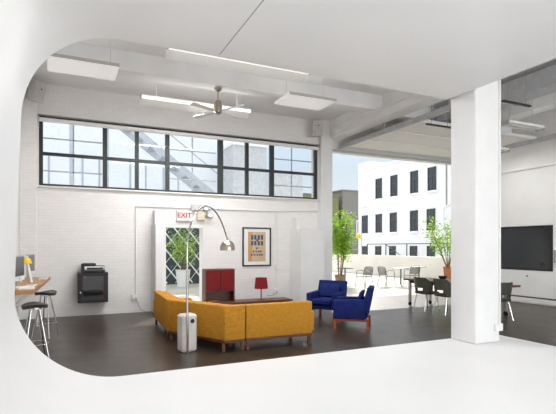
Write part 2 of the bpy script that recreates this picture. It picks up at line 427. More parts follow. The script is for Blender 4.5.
# pale buildings seen through the high windows
pb = thing('pale_building', 'pale building with faint grey windows seen through the ribbon window', 'building', (3, 26, 0))
MB().box(-12, 6.6, 0, 8, -.3, 9.6).box(-12.1, 6.7, -.1, 8.1, 9.6, 9.8).build('wall', M_PALE, pb)
for x in (-6.6, -4.6, -2.2, .2, 2.0):
    o = MB().box(x, x+.9, -.06, 0, 4.7, 6.4).build('window', M_PALEGR, pb)
    MB().box(x+.09, x+.81, -.08, -.06, 4.8, 6.3).build('pane', M_PALE, o)
cb = thing('stair_tower', 'pale grey stair tower beside pale building through ribbon window right half', 'building', (9.6, 24, 0))
MB().box(-1.1, .9, 0, 1.8, -.3, 7.3).box(.9, 3.6, .6, 1.8, -.3, 6.2).build('wall', mat('light_grey_stucco', (212, 212, 212), .85), cb)
MB().prism([(-1.2, -.1), (1.0, -.1), (1.0, 1.85), (-1.2, 1.85)], 7.3, 7.5).build('cap', M_PALE, cb)
fs = thing('fire_stair', 'grey steel outdoor stair slanting down behind the ribbon window', 'stair', (3.2, 17.5, 0))
for k, y in enumerate((0, 1.0)):
    MB().prism([(-1.9, 6.6), (-1.5, 6.6), (3.4, 2.9), (3.0, 2.9)], y, y+.06, 0, Matrix(((1, 0, 0, 0), (0, 0, 1, 0), (0, 1, 0, 0), (0, 0, 0, 1)))).build('stringer', M_STAIR, fs)
for k in range(11):
    x = -1.5+k*.45; z = 6.45-k*.34
    MB().box(x-.1, x+.2, .06, 1.0, z-.02, z+.02).build('tread', M_STAIR, fs)
MB().box(-3.1, -1.7, 0, 1.06, 6.5, 6.6).build('landing', M_STAIR, fs)
for x in (-3.0, -1.8, 3.1):
    MB().box(x-.05, x+.05, .02, .1, -.005, 6.5 if x < 0 else 3.0).box(x-.05, x+.05, .96, 1.04, -.005, 6.5 if x < 0 else 3.0).build('post', M_STAIR, fs)
MB().tube([(-3.0, .03, 7.5), (-1.7, .03, 7.5), (3.2, .03, 3.9)], .03, 6).build('handrail', M_STAIR, fs)

# lattice fence and planter beyond the back door
lf = thing('lattice_fence', 'dark screen fence crossed by white diagonal lattice beyond the back door', 'fence', (4.4, 19.6, 0))
MB().box(-2.2, 2.2, .03, .1, -.005, 3.1).build('screen', M_GREYFENCE, lf)
g = MB()
for k in range(-8, 9):
    for sgn in (1, -1):
        # bars clipped to the panel
        pts = []
        x0 = k*.55
        za, zb = .05, 3.05
        xa, xb = x0-sgn*1.5*.8, x0+sgn*1.5*.8
        t0, t1 = 0, 1
        dx = xb-xa
        for lim, side in ((-2.15, -1), (2.15, 1)):
            t = (lim-xa)/dx
            if side == -1:
                if dx > 0: t0 = max(t0, t)
                else: t1 = min(t1, t)
            else:
                if dx > 0: t1 = min(t1, t)
                else: t0 = max(t0, t)
        if t1-t0 < .05: continue
        r = .032 if (sgn == -1) else .012
        g.tube([(xa+dx*t0, 0, za+(zb-za)*t0), (xa+dx*t1, 0, za+(zb-za)*t1)], r, 6)
g.build('lattice', M_FENCEW, lf)
MB().box(-2.2, 2.2, -.03, .1, 3.05, 3.15).box(-2.24, -2.16, -.03, .1, -.005, 3.1).box(2.16, 2.24, -.03, .1, -.005, 3.1).build('fence_frame', M_FENCEW, lf)

def foliage(mb, centers, n, size, rnd):
    for _ in range(n):
        c, rad = rnd.choice(centers)
        p = Vector(c)+Vector((rnd.gauss(0, rad[0]), rnd.gauss(0, rad[0]), rnd.gauss(0, rad[1])))
        e = Euler((rnd.uniform(-.9, .9), rnd.uniform(-.9, .9), rnd.uniform(0, 2*PI))).to_matrix()
        L = size*rnd.uniform(.7, 1.3); W = L*.36
        pts = [(0, 0, 0), (W*.5, L*.35, .03*L), (W*.4, L*.7, 0), (0, L, -.1*L), (-W*.4, L*.7, 0), (-W*.5, L*.35, .03*L)]
        mb.bm.faces.new([mb.bm.verts.new(p+e @ Vector(q)) for q in pts])
def potted(name, label, loc, pot_prof, pot_m, stems, clusters, nleaf, lsize, leaf_m, seed):
    rnd = random.Random(seed)
    t = thing(name, label, 'plant', loc)
    h = max(z for r, z in pot_prof)
    po = MB().lathe(pot_prof, seg=28).build('pot', pot_m, t, True)
    ri = [r for r, z in pot_prof if z == h][0]
    MB().lathe([(0, h-.06), (ri*.97, h-.06)], seg=28).build('soil', M_SOIL, t)
    for s_ in stems:
        MB().tube(s_, [.022, .016, .011, .007][:len(s_)], 6).build('stem', M_STEM, t, True)
    f = MB(); foliage(f, clusters, nleaf, lsize, rnd)
    f.build('foliage', leaf_m, t, recalc=False)
    return t
# planter beyond door
rnd = random.Random(3)
st, cl = [], []
for k in range(7):
    a = k*2.4; top = Vector((.5*math.cos(a)*rnd.uniform(.4, 1), .5*math.sin(a), rnd.uniform(1.5, 2.35)))
    st.append([(.06*math.cos(a), .06*math.sin(a), .6), tuple(Vector((top.x*.35, top.y*.35, 1.2))), tuple(top)])
    for q in (.5, .75, 1): cl.append(((top.x*q, top.y*q, .7+(top.z-.7)*q), (.17, .2)))
potted('potted_shrub', 'leafy shrub in a tall white planter outside the back door', (4.28, 18.1, -.005),
       [(0, 0), (.2, 0), (.22, .02), (.29, .66), (.31, .7), (.28, .7), (.27, .62)], M_POTW, st, cl, 900, .12, M_LEAF2, 5)
# left terrace plant
st, cl = [], []
for k in range(9):
    a = k*2.399; rr = rnd.uniform(.15, .5)
    top = Vector((rr*math.cos(a)+.08, rr*math.sin(a), rnd.uniform(2.0, 2.85)))
    st.append([(.07*math.cos(a), .07*math.sin(a), .4), (top.x*.45+.02, top.y*.45, 1.4), tuple(top)])
    for q in (.55, .7, .85, 1): cl.append(((top.x*q, top.y*q, .5+(top.z-.5)*q), (.15, .22)))
potted('potted_bamboo', 'bushy bright green plant in tan pot left of the terrace tables', (10.70, 16.55, -.005),
       [(0, 0), (.17, 0), (.25, .4), (.27, .42), (.23, .42), (.22, .36)], M_TAN, st, cl, 1900, .15, M_LEAF, 8)
# right terrace plant
st, cl = [], []
for k in range(8):
    a = k*2.399; rr = rnd.uniform(.35, .8)
    top = Vector((rr*math.cos(a)-.28, rr*math.sin(a), rnd.uniform(1.9, 2.75)))
    st.append([(.05*math.cos(a), .05*math.sin(a), .72), (top.x*.4, top.y*.4, 1.35), tuple(top)])
    for q in (.5, .7, .85, 1): cl.append(((top.x*q, top.y*q, .8+(top.z-.8)*q), (.13, .17)))
potted('potted_bamboo', 'airy green plant in orange terracotta pot behind the dining table', (14.9, 14.6, -.005),
       [(0, 0), (.14, 0), (.19, .7), (.21, .76), (.17, .76), (.16, .7)], M_TERRA, st, cl, 950, .14, M_LEAF, 11)

# terrace tables
def terrace_table(loc, label):
    t = thing('cafe_table', label, 'table', loc, 0, 'cafe tables on the terrace')
    MB().lathe([(0, .715), (.33, .715), (.345, .725), (.345, .735), (.33, .745), (0, .745)], seg=32).build('tabletop', M_CHAL, t, True)
    MB().tube([(0, 0, .03), (0, 0, .715)], .032, 12).build('pedestal', M_CHAL, t, True)
    MB().lathe([(0, 0), (.24, 0), (.25, .015), (.06, .05), (0, .05)], seg=28).build('base', M_CHAL, t, True)
    return t
tt = terrace_table((10.41, 15.74, -.005), 'round aluminium cafe table next to the tan potted plant')
dup(tt, (12.55, 14.85, -.005), 0, 'round aluminium cafe table between the two facing cafe chairs')
dup(tt, (14.2, 15.6, -.005), 0, 'far aluminium cafe table beside the orange terracotta pot')
def cafe_chair(loc, rz, label):
    t = thing('cafe_chair', label, 'chair', loc, rz, 'aluminium cafe chairs on the terrace')   # faces local +y
    for sx in (-1, 1):
        MB().tube([(sx*.25, .25, 0), (sx*.25, .2, .42), (sx*.26, .17, .64), (sx*.26, -.1, .66), (sx*.24, -.24, .62)], .014, 8).build('front_leg', M_CHAL, t, True)
        MB().tube([(sx*.23, -.3, 0), (sx*.21, -.18, .42)], .014, 8).build('back_leg', M_CHAL, t, True)
    MB().tube([(-.2, .2, .42), (-.22, -.18, .42), (-.22, -.27, .72), (-.16, -.3, .8), (.16, -.3, .8), (.22, -.27, .72), (.22, -.18, .42), (.2, .2, .42)], .014, 8).tube([(-.25, .2, .42), (.25, .2, .42)], .014, 8).build('frame', M_CHAL, t, True)
    g = MB()
    for k in range(8):
        y = -.17+k*.05; g.box(-.2, .2, y, y+.035, .425, .435)
    g.build('seat', M_CHDK, t)
    g = MB()
    for k in range(7):
        z = .47+k*.045; y = -.19-(z-.42)*.3
        g.box(-.21, .21, y-.006, y+.006, z, z+.032)
    g.build('backrest', M_CHDK, t)
    return t
cc = cafe_chair((10.95, 15.15, -.005), PI/2+.25, 'aluminium cafe chair nearest the tan potted plant, facing left')
dup(cc, (11.92, 14.98, -.005), -PI/2+.1, 'aluminium cafe chair facing right toward the middle cafe table')
dup(cc, (13.15, 14.85, -.005), PI/2+.35, 'aluminium cafe chair right of the middle cafe table, facing left')

# ------------------------------------------------------------------ ceiling fixtures
def strip(loc, label, on=True):
    t = thing('fluorescent_light', label, 'ceiling light', loc, 0, 'hanging strip lights')
    MB().tube([(-1.2, -.05, -.01), (1.2, -.05, -.01)], .024, 10).build('tube', M_TUBE, t, True)
    YZ(MB(), [(-.07, .03), (-.05, .045), (.06, .045), (.2, -.1), (.19, -.11), (.05, .03)], -1.22, 1.22).build('reflector', M_WHITE, t)
    for x in (-1.22, 1.22): MB().box(x-.02, x+.02, -.07, 0, -.03, .045).build('end_cap', M_LTGREY, t)
    for x in (-.9, .9): MB().tube([(x, .03, .045), (x, .03, ZC-loc[2])], .0035, 6).build('hanging_wire', M_LTGREY, t)
    return t
s1 = strip((2.62, 6.95, 4.62), 'nearest hanging strip light under the ceiling, above the sofa')
dup(s1, (2.64, 9.72, 4.70), 0, 'hanging strip light behind the ceiling fan')
def panel(loc, label, rz=0):
    t = thing('ceiling_panel_light', label, 'ceiling light', loc, rz, 'flat ceiling panels')
    MB().box(-.56, .56, -.36, .36, 0, .05, .006).build('panel', M_PANEL, t)
    MB().box(-.56, .56, -.375, -.36, 0, .055).build('edge_strip', M_LTGREY, t)
    for x in (-.45, .45): MB().tube([(x, 0, .05), (x, 0, ZC-loc[2])], .0035, 6).build('hanging_wire', M_LTGREY, t)
    return t
p1 = panel((.29, 8.62, 4.70), 'flat white ceiling panel near the left corner')
dup(p1, (4.68, 8.62, 4.70), 0, 'flat white ceiling panel right of the ceiling fan')
# panel lights and duct in the right bay
def traylight(loc, label, rz=0):
    t = thing('tray_light', label, 'ceiling light', loc, rz, 'tray lights in the right bay')
    MB().box(-.62, .62, -.16, .16, 0, .06, .006).build('tray', M_WHITE, t)
    for y in (-.08, .08): MB().tube([(-.58, y, -.02), (.58, y, -.02)], .014, 8).build('tube', M_LTGREY, t, True)
    for x in (-.62, .62): MB().box(x-.02, x+.02, -.17, .17, -.04, .065).build('end_cap', M_DUCT, t)
    for x in (-.4, .4): MB().tube([(x, 0, .06), (x, 0, ZC-loc[2])], .008, 6).build('hanging_rod', M_LTGREY, t)
    return t
dt = thing('ceiling_duct', 'grey rectangular air duct under the ceiling right of the white column', 'duct', (8.95, 6.0, 4.80))
MB().box(-.25, .25, -3.0, 2.9, 0, .38, .01).build('duct_body', M_DUCT, dt)
for y in (-2.2, -.6, 1.0, 2.4): MB().box(-.27, .27, y, y+.05, -.02, .40).build('flange', M_DUCT, dt)
for y in (-1.4, 1.8): MB().tube([(0, y, .38), (0, y, ZC-4.80)], .012, 6).build('hanging_rod', M_LTGREY, dt)
tl = traylight((9.7, 7.25, 4.42), 'long tray light right of the column, below the grey duct')
dup(tl, (10.6, 8.9, 4.3), 0, 'tray light nearest the television wall, right of the column')
bb = thing('heater_bar', 'black bar heater hanging right of the column near the ceiling', 'heater', (8.1, 6.15, 4.42))
MB().box(-.4, .4, -.03, .03, 0, .035, .004).build('bar', M_BLACK, bb)
for x in (-.25, .25): MB().tube([(x, 0, .035), (x, 0, .88)], .006, 6).build('hanging_rod', M_GREYPL, bb)
h2 = dup(bb, (7.95, 8.05, 4.42), 0, 'black bar heater hanging left of the column by the door track')
bb['group'] = h2['group'] = 'bar heaters'
for c_ in h2.children:
    if c_.name.startswith('hanging_rod'): pass

# ceiling fan
fn = thing('ceiling_fan', 'white bladed ceiling fan with brushed nickel motor under the beam', 'fan', (2.90, 9.15, 4.30))
MB().lathe([(0, .63), (.075, .63), (.07, .57), (.03, .54), (0, .54)], seg=20).build('canopy', M_NICKEL, fn, True)
MB().tube([(0, 0, .33), (0, 0, .56)], .014, 10).build('downrod', M_NICKEL, fn, True)
MB().lathe([(0, .37), (.05, .36), (.085, .31), (.09, .18), (.08, .1), (.04, .07), (0, .065)], seg=24).build('motor', M_NICKEL, fn, True)
for k in range(4):
    a = .45+k*PI/2
    g = MB(); g.prism([(.1, -.045), (.68, -.075), (.71, -.05), (.71, .05), (.68, .075), (.1, .045)], -.004, .004, 0, TR(0, 0, .13) @ RZ(a) @ Matrix.Rotation(.18, 4, 'X'))
    g.build('blade', M_WHITE, fn)

# speakers
def speaker(loc, rz, label):
    t = thing('loudspeaker', label, 'speaker', loc, rz, 'wall speakers')    # faces local -y
    MB().box(-.13, .13, -.2, .02, -.22, .22, .012).build('cabinet', M_LTGREY, t)
    MB().box(-.115, .115, -.212, -.2, -.205, .205, .004).build('grille', mat('speaker_grille', (196, 195, 190), .8) if 'speaker_grille' not in MATS else MATS['speaker_grille'], t)
    MB().lathe([(0, 0), (.018, 0), (.018, .006), (0, .006)], seg=12, M=TR(.02, -.212, .06) @ Matrix.Rotation(PI/2, 4, 'X')).build('emblem', M_DARK, t)
    MB().box(-.04, .04, .02, .30, -.05, .05).build('bracket', M_GREYPL, t)
    return t
sp = speaker((-.62, 11.22, 5.0), .75, 'grey loudspeaker tilted in the left ceiling corner')
sp.rotation_euler = (.25, 0, .75)
sp2 = dup(sp, (6.49, 11.275, 4.95), -.35, 'grey loudspeaker on the brick wall right of the ribbon window')
sp2.rotation_euler = (.0, 0, -.3)

# conduits on the brick wall
cd = thing('wall_conduit', 'white conduit run along the brick wall under the ribbon window', 'pipe', (0, YB, 0))
MB().tube([(1.57, -.03, 2.6), (5.3, -.03, 2.60), (7.1, -.03, 2.66)], .016, 8).build('pipe', M_WALL, cd, True)
MB().tube([(5.36, -.03, .42), (5.36, -.03, 2.6)], .016, 8).build('pipe', M_WALL, cd, True)
MB().tube([(1.57, -.03, .42), (1.57, -.03, 2.6)], .016, 8).build('pipe', M_WALL, cd, True)
MB().box(5.31, 5.41, -.07, -.005, .99, 1.11, .006).build('junction_box', M_WALL, cd)
def outlet(loc, label, cable):
    t = thing('wall_outlet', label, 'outlet', loc, 0)
    MB().box(-.07, .05, -.06, 0, -.06, .06, .008).build('box', M_WHITE, t)
    MB().box(.0, .035, -.085, -.06, -.03, .0).build('plug', M_LTGREY, t)
    MB().tube(cable, .007, 6).build('cable', M_GREYPL, t, True)
outlet((1.55, YB, .38), 'white outlet with dangling cord left of the boxed pilaster', [(.02, -.085, -.02), (.06, -.1, -.15), (.12, -.1, -.3), (.25, -.12, -.375), (.38, -.3, -.375)])
outlet((5.34, YB, .38), 'white outlet above the low bench near the red lamp', [(.02, -.085, -.02), (.0, -.1, -.07), (-.1, -.1, -.11), (-.3, -.09, -.12)])

# exit sign + emergency light
ex = thing('exit_sign', 'white exit sign with red letters above the back door', 'sign', (2.75, 11.50, 2.40))
MB().box(-.19, .19, -.03, .07, -.135, .135, .006).build('sign_box', M_WHITE, ex)
text_mesh('lettering', 'EXIT', .18, M_SIGNRED, ex, (0, -.032, 0), (PI/2, 0, 0))
em = thing('emergency_light', 'beige emergency light box with round lamp beside the exit sign', 'light', (3.18, 11.50, 2.41))
MB().box(-.1, .11, -.04, .07, -.11, .11, .01).build('battery_box', M_BEIGE, em)
for x, z in ((.23, .03), (.12, .2)):
    o = MB().lathe([(0, .1), (.05, .09), (.085, .02), (.085, 0), (.07, 0), (0, .01)], seg=20, M=TR(x, .0, z) @ Matrix.Rotation(PI/2, 4, 'X')).build('lamp_head', M_LTGREY, em, True)
    MB().lathe([(.068, .001), (.06, .012), (0, .014)], seg=20, M=TR(x, -.1, z) @ Matrix.Rotation(PI/2, 4, 'X')).build('lens', M_CHROME, o, True)
MB().box(-.26, .06, -.06, .02, .13, .28, .008).build('junction_box', M_LTGREY, em)

# framed poster
po = thing('framed_poster', 'black framed kraft paper print with rows of blue lettering blocks', 'picture', (4.77, YB, 1.605))
fr = MB()
W_, H_ = .42, .53
fr.box(-W_, W_, -.04, 0, H_-.035, H_).box(-W_, W_, -.04, 0, -H_, -H_+.035).box(-W_, -W_+.035, -.04, 0, -H_+.035, H_-.035).box(W_-.035, W_, -.04, 0, -H_+.035, H_-.035)
fr.build('frame', M_BLACK, po)
MB().box(-W_+.03, W_-.03, -.016, -.004, -H_+.03, H_-.03).build('mat_board', M_PAPER, po)
MB().box(-.26, .26, -.020, -.016, -.40, .41).build('print', M_KRAFT2, po)
MB().box(-.25, -.14, -.021, -.0195, -.395, .405).build('print_edge', M_KRAFT, po)
ink = MB()
def blocks(z, h, xs, w):
    for x in xs: ink.box(x-w/2, x+w/2, -.0225, -.02, z-h/2, z+h/2)
blocks(.26, .13, (-.135, -.045, .055, .15), .066)
blocks(.10, .12, (-.135, -.045, .055, .15), .066)
blocks(-.04, .05, (0,), .05)
blocks(-.13, .05, (-.1, -.02, .06, .12), .045)
blocks(-.22, .05, (-.15, -.07, .02, .09, .15), .045)
ink.build('printed_blocks', M_INK, po)
MB().lathe([(0, 0), (.028, 0), (.028, .002), (0, .002)], seg=12, M=TR(.01, -.0226, .18) @ Matrix.Rotation(PI/2, 4, 'X')).build('printed_spot', M_DARK, po)

# ------------------------------------------------------------------ wall cabinet and printer
ca = thing('server_cabinet', 'black wall mounted cabinet with smoked glass door on the brick wall', 'cabinet', (.585, 11.565, .33))
c0 = MB()
c0.box(-.32, .32, -.38, 0, 0, .03).box(-.32, .32, -.38, 0, .65, .68).box(-.32, -.29, -.38, 0, .03, .65).box(.29, .32, -.38, 0, .03, .65).box(-.29, .29, -.03, 0, .03, .65)
c0.build('body', M_BLACK, ca)
dr = MB().box(-.3, -.22, -.4, -.38, .02, .66).box(.22, .3, -.4, -.38, .02, .66).box(-.22, .22, -.4, -.38, .02, .08).box(-.22, .22, -.4, -.38, .6, .66).build('door', M_BLACK, ca)
MB().box(-.22, .22, -.393, -.388, .08, .6).build('glass', M_GLASSDK, dr)
for x in (-.209, .209): MB().box(x-.004, x+.004, -.403, -.4, .05, .63).build('red_stripe', M_RED, dr)
MB().lathe([(0, 0), (.018, 0), (.018, .015), (0, .015)], seg=14, M=TR(-.265, -.4, .24) @ Matrix.Rotation(PI/2, 4, 'X')).build('lock', M_CHROME, dr)
MB().box(-.19, -.16, -.403, -.4, .575, .6).build('badge', M_SIGNRED, dr)
MB().box(-.24, .24, -.3, -.05, .25, .27).build('shelf', M_GREYPL, ca)
MB().box(-.2, .18, -.28, -.06, .271, .36).build('equipment', M_DARK, ca)
pr = thing('printer', 'black and silver desktop printer on top of the wall cabinet', 'printer', (.60, 11.36, 1.011))
MB().box(-.24, .24, -.16, .16, 0, .16, .02).build('body', M_DARK, pr)
MB().box(-.2, .235, -.185, -.16, .06, .15, .012).build('front_panel', M_ALU, pr)
MB().box(-.15, .2, -.195, -.185, .075, .12, .004).build('paper_slot', M_BLACK, pr)
MB().box(-.24, .05, -.13, .16, .16, .215, .015).build('scanner_lid', M_DARK, pr)
MB().box(-.26, -.2, -.17, .14, .0, .2, .01).build('side_cover', M_BLACK, pr)

# ------------------------------------------------------------------ desk, computers, stools
dk = thing('desk', 'long oak topped counter desk along the left wall', 'desk', (-.885, 8.9, 0))
MB().prism([(0, -1.5), (.475, -1.5), (.615, 1.66), (0, 1.66)], .92, .98, .006).build('desktop', M_OAK, dk)
for y in (-1.35, .1, 1.55):
    MB().tube([(.05, y, .92), (.05, y, .55), (.42, y, .9)], .015, 6).build('bracket', M_WHITE, dk)
MB().box(.36, .4, 1.5, 1.54, 0, .92).build('leg', M_WHITE, dk)
def imac(y, rz, label):
    t = thing('desktop_computer', label, 'computer', (-.68, y, .981), rz, 'desktop computers on the oak desk')   # faces local +x
    MB().box(-.02, .02, -.27, .27, .08, .48, .008).build('display', M_ALU, t)
    MB().box(.02, .024, -.25, .25, .16, .465).build('screen', M_SCREEN, t)
    c_ = MB().box(.02, .025, -.265, .265, .085, .15).build('chin', M_WHITE, t)
    MB().lathe([(0, 0), (.014, 0), (.014, .003), (0, .003)], seg=10, M=TR(.025, 0, .118) @ Matrix.Rotation(PI/2, 4, 'Y')).build('emblem', M_DARK, c_)
    MB().box(-.09, .08, -.1, .1, 0, .008).box(-.05, -.03, -.08, .08, .008, .2).build('stand', M_ALU, t)
    return t
ic = imac(8.30, -.2, 'nearer flat screen computer at the left end of the oak desk')
dup(ic, (-.60, 10.0, .98), -.13, 'farther flat screen computer behind the small yellow lamp')
def keyboard(loc, rz, label):
    t = thing('keyboard', label, 'keyboard', loc, rz, 'keyboards on the oak desk')
    MB().box(-.07, .07, -.21, .21, 0, .012, .003).build('case', M_WHITE, t)
    g = MB()
    for r_ in range(5):
        for c_ in range(14): g.box(-.06+r_*.0245, -.04+r_*.0245, -.2+c_*.0288, -.176+c_*.0288, .012, .017)
    g.build('keys', M_LTGREY, t)
    return t
kb = keyboard((-.50, 8.2, .981), -.1, 'white keyboard at the near end of the oak desk')
dup(kb, (-.38, 9.95, .981), .0, 'white keyboard at the far end of the oak desk')
pp = thing('paper_stack', 'stack of white papers on oak desk beside the nearer keyboard', 'paper', (-.55, 7.72, .981), .3)
MB().box(-.11, .11, -.15, .15, 0, .03, .003).build('sheets', M_PAPER, pp)
yl = thing('desk_lamp', 'small lamp with yellow shade on white splayed legs between the computers', 'lamp', (-.61, 9.05, .982))
MB().lathe([(.03, .44), (.07, .4), (.095, .33), (.085, .33), (.03, .42)], seg=18).build('lamp_shade', M_YELLOW, yl, True)
for x, y in ((.07, .07), (.07, -.07), (-.07, 0)):
    MB().tube([(x*1.2, y*1.2, 0), (x*.25, y*.25, .38)], [.018, .014], 8).build('leg', M_WHITE, yl, True)
MB().tube([(0, 0, .36), (0, 0, .46)], .02, 8).build('socket', M_WHITE, yl)
def stool(loc, rz, label):
    t = thing('bar_stool', label, 'stool', loc, rz, 'bar stools at the oak desk')
    # saddle seat
    g = MB(); n, m_ = 24, 6; H = .79
    rings = []
    for i in range(m_+1):
        f = i/m_; ring = []
        for k in range(n):
            a = 2*PI*k/n; x = .17*f*math.cos(a); y = .21*f*math.sin(a)
            ring.append((x, y, H+.6*y*y-.25*x*x+.012*(1-f**4)))
        rings.append(ring)
    tv = [[g.bm.verts.new(p) for p in r_] for r_ in rings[1:]]
    bv = [[g.bm.verts.new((p[0]*.92, p[1]*.92, p[2]-.045)) for p in r_] for r_ in rings[1:]]
    ct, cbm = g.bm.verts.new((0, 0, H+.012)), g.bm.verts.new((0, 0, H-.033))
    for L_, c_ in ((tv, ct), (bv, cbm)):
        for k in range(n): g.bm.faces.new((c_, L_[0][k], L_[0][(k+1) % n]))
        for i in range(m_-1):
            for k in range(n): g.bm.faces.new((L_[i][k], L_[i+1][k], L_[i+1][(k+1) % n], L_[i][(k+1) % n]))
    for k in range(n): g.bm.faces.new((tv[-1][k], bv[-1][k], bv[-1][(k+1) % n], tv[-1][(k+1) % n]))
    g.build('seat', M_SEATDK, t, True, 60)
    for k in range(4):
        a = PI/4+k*PI/2
        MB().tube([(.07*math.cos(a), .07*math.sin(a),   .75), (.225*math.cos(a), .225*math.sin(a), 0)], .012, 10).build('leg', M_CHROME, t, True)
    MB().tube([(.172*math.cos(2*PI*k/28), .172*math.sin(2*PI*k/28), .25) for k in range(28)], .009, 8, closed=True).build('footrest_ring', M_CHROME, t, True)
    MB().lathe([(0, .735), (.09, .735), (.09, .762), (0, .762)], seg=20).build('seat_plate', M_CHROME, t, True)
    return t
so = stool((-.38, 7.2, 0), .2, 'chrome legged bar stool nearest, at the front end of the oak desk')
dup(so, (-.31, 9.1, 0), -.5, 'chrome legged bar stool at the far end of the oak desk')

# ------------------------------------------------------------------ sofa modules
def offset_line(pts, d):
    out = []; n = len(pts); P = [Vector(p) for p in pts]
    nr = []
    for a, c in zip(P, P[1:]):
        t = (c-a).normalized(); nr.append(Vector((-t.y, t.x)))
    for i, p in enumerate(P):
        if i == 0: m = nr[0]; k = 1
        elif i == n-1: m = nr[-1]; k = 1
        else:
            m = (nr[i-1]+nr[i]).normalized(); k = 1/m.dot(nr[i])
        out.append(tuple(p+m*d*k))
    return out
def band(pts, d0, d1):
    poly = offset_line(pts, d0)+offset_line(pts, d1)[::-1]
    lim = pts[-1][0]
    if len(pts) < 3: return poly
    out = []
    for a, c in zip(poly, poly[1:]+poly[:1]):            # trim at the joint with the next module
        if a[0] <= lim+1e-6: out.append(a)
        if (a[0] < lim-1e-6 and c[0] > lim+1e-6) or (a[0] > lim+1e-6 and c[0] < lim-1e-6):
            u = (lim-a[0])/(c[0]-a[0]); out.append((lim, a[1]+(c[1]-a[1])*u))
    res = []
    for p in out:
        if not res or (Vector(p)-Vector(res[-1])).length > .004: res.append(p)
    # drop spikes along the joint
    ok = True
    while ok:
        ok = False
        for i in range(len(res)):
            a, p, c = Vector(res[i-1]), Vector(res[i]), Vector(res[(i+1) % len(res)])
            u, v = (p-a).normalized(), (c-p).normalized()
            if u.dot(v) < -.999: res.pop(i); ok = True; break
    return res
def sofa(label, pts, arms=(), legs=()):
    cx, cy = pts[0]
    t = thing('sofa_module', label, 'sofa', (cx, cy, 0), 0, 'modules of the mustard sofa')
    P = [(p[0]-cx, p[1]-cy) for p in pts]
    MB().prism(band(P, 0, .14), .17, .70, .018, seg=3).build('backrest', M_MUSTARD, t, True, 50)
    MB().prism(band(P, .145, .80), .17, .28, .012).build('seat_base', M_MUSTARD, t, True, 50)
    MB().prism(band(P, .145, .82), .285, .42, .03, seg=3).build('seat_cushion', M_MUSTARD, t, True, 50)
    MB().prism(band(P, .15, .28), .425, .68, .035, seg=3).build('back_cushion', M_MUSTARD, t, True, 50)
    MB().prism(band(P, .015, .78), .13, .17, .004).build('plinth_rail', M_WALNUT, t)
    for x, y in legs:
        MB().box(x-cx-.022, x-cx+.022, y-cy-.022, y-cy+.022, 0, .13).build('leg', M_WALNUT, t)
    for (x0, x1, yy0, yy1) in arms:
        MB().box(x0-cx, x1-cx, yy0-cy, yy1-cy, .17, .505, .02, seg=3).build('armrest', M_MUSTARD, t, True, 50)
    return t
# outlines run so that the seat lies to the left of the direction of travel
sofa('left module of the mustard sofa, nearest the back door', [(1.67, 9.62), (1.60, 8.215)], [(1.675, 2.47, 9.63, 9.75)],
     [(1.71, 9.56), (1.65, 8.3), (2.4, 9.54), (2.33, 8.25)])
sofa('angled corner module of the mustard sofa behind the arc lamp', [(1.599, 8.20), (1.58, 7.85), (2.2, 6.60), (2.535, 6.60)], [],
     [(1.66, 7.86), (2.2, 6.67), (2.5, 6.65), (1.66, 8.13), (2.33, 8.05), (2.48, 7.3)])
sofa('right module of the mustard sofa, nearest the blue armchairs', [(2.55, 6.60), (3.72, 6.60)], [(3.725, 3.85, 6.75, 7.42)],
     [(2.585, 6.64), (3.68, 6.64), (2.6, 7.33), (3.68, 7.33)])

# ------------------------------------------------------------------ arc lamp
al = thing('arc_lamp', 'tall arc floor lamp with marble base and steel dome over the sofa', 'floor lamp', (1.68, 6.80, 0))
Mx = RZ(.25)
MB().box(-.07, .18, .018, .23, 0, .575, .03, Mx, 1).build('marble_base', M_MARBLE, al)
MB().lathe([(0, 0), (.035, 0), (.035, .003), (0, .003)], seg=16, M=Mx @ TR(.09, .018, .47) @ Matrix.Rotation(PI/2, 4, 'X')).build('lifting_hole', M_DARK, al)
kp = [(0, .01), (-.01, .7), (-.02, 1.25), (-.01, 1.65), (.10, 1.92), (.28, 2.10), (.55, 2.235), (.9, 2.285), (1.2, 2.24), (1.45, 2.14), (1.65, 2.01), (1.80, 1.87), (1.91, 1.76)]
def smooth(ps, n=4):
    out = []
    for i in range(len(ps)-1):
        p0, p1, p2, p3 = ps[max(i-1, 0)], ps[i], ps[i+1], ps[min(i+2, len(ps)-1)]
        for k in range(n):
            u = k/n
            out.append(tuple(.5*(2*b_+(c_-a_)*u+(2*a_-5*b_+4*c_-d_)*u*u+(3*b_-a_-3*c_+d_)*u**3) for a_, b_, c_, d_ in zip(p0, p1, p2, p3)))
    return out+[ps[-1]]
kp2 = smooth(kp)
P3 = [(s_*.598, s_*.802, z) for s_, z in kp2]
MB().tube([p for p in P3 if p[2] < 1.3 and p[0] < .05], .017, 10).build('pole', M_CHROME, al, True)
MB().tube([p for p in P3 if not (p[2] < 1.2 and p[0] < .05)], .013, 10).build('arc_arm', M_CHROME, al, True)
q = (1.94*.598, 1.94*.802, 1.535)
sh = MB().lathe([(.142, 0), (.145, .04), (.138, .09), (.115, .14), (.08, .175), (.035, .19), (.02, .2), (.02, .23), (0, .23)], c=q, seg=28).lathe([(.142, 0), (.138, .04), (.12, .11), (.08, .155), (0, .17)], c=q, seg=28).build('lamp_shade', M_NICKEL, al, True, 60)
MB().lathe([(0, -.0), (.03, .02), (.045, .06), (.03, .1), (.02, .12), (.02, .16)], c=q, seg=16).build('bulb', M_WHITE, sh, True)

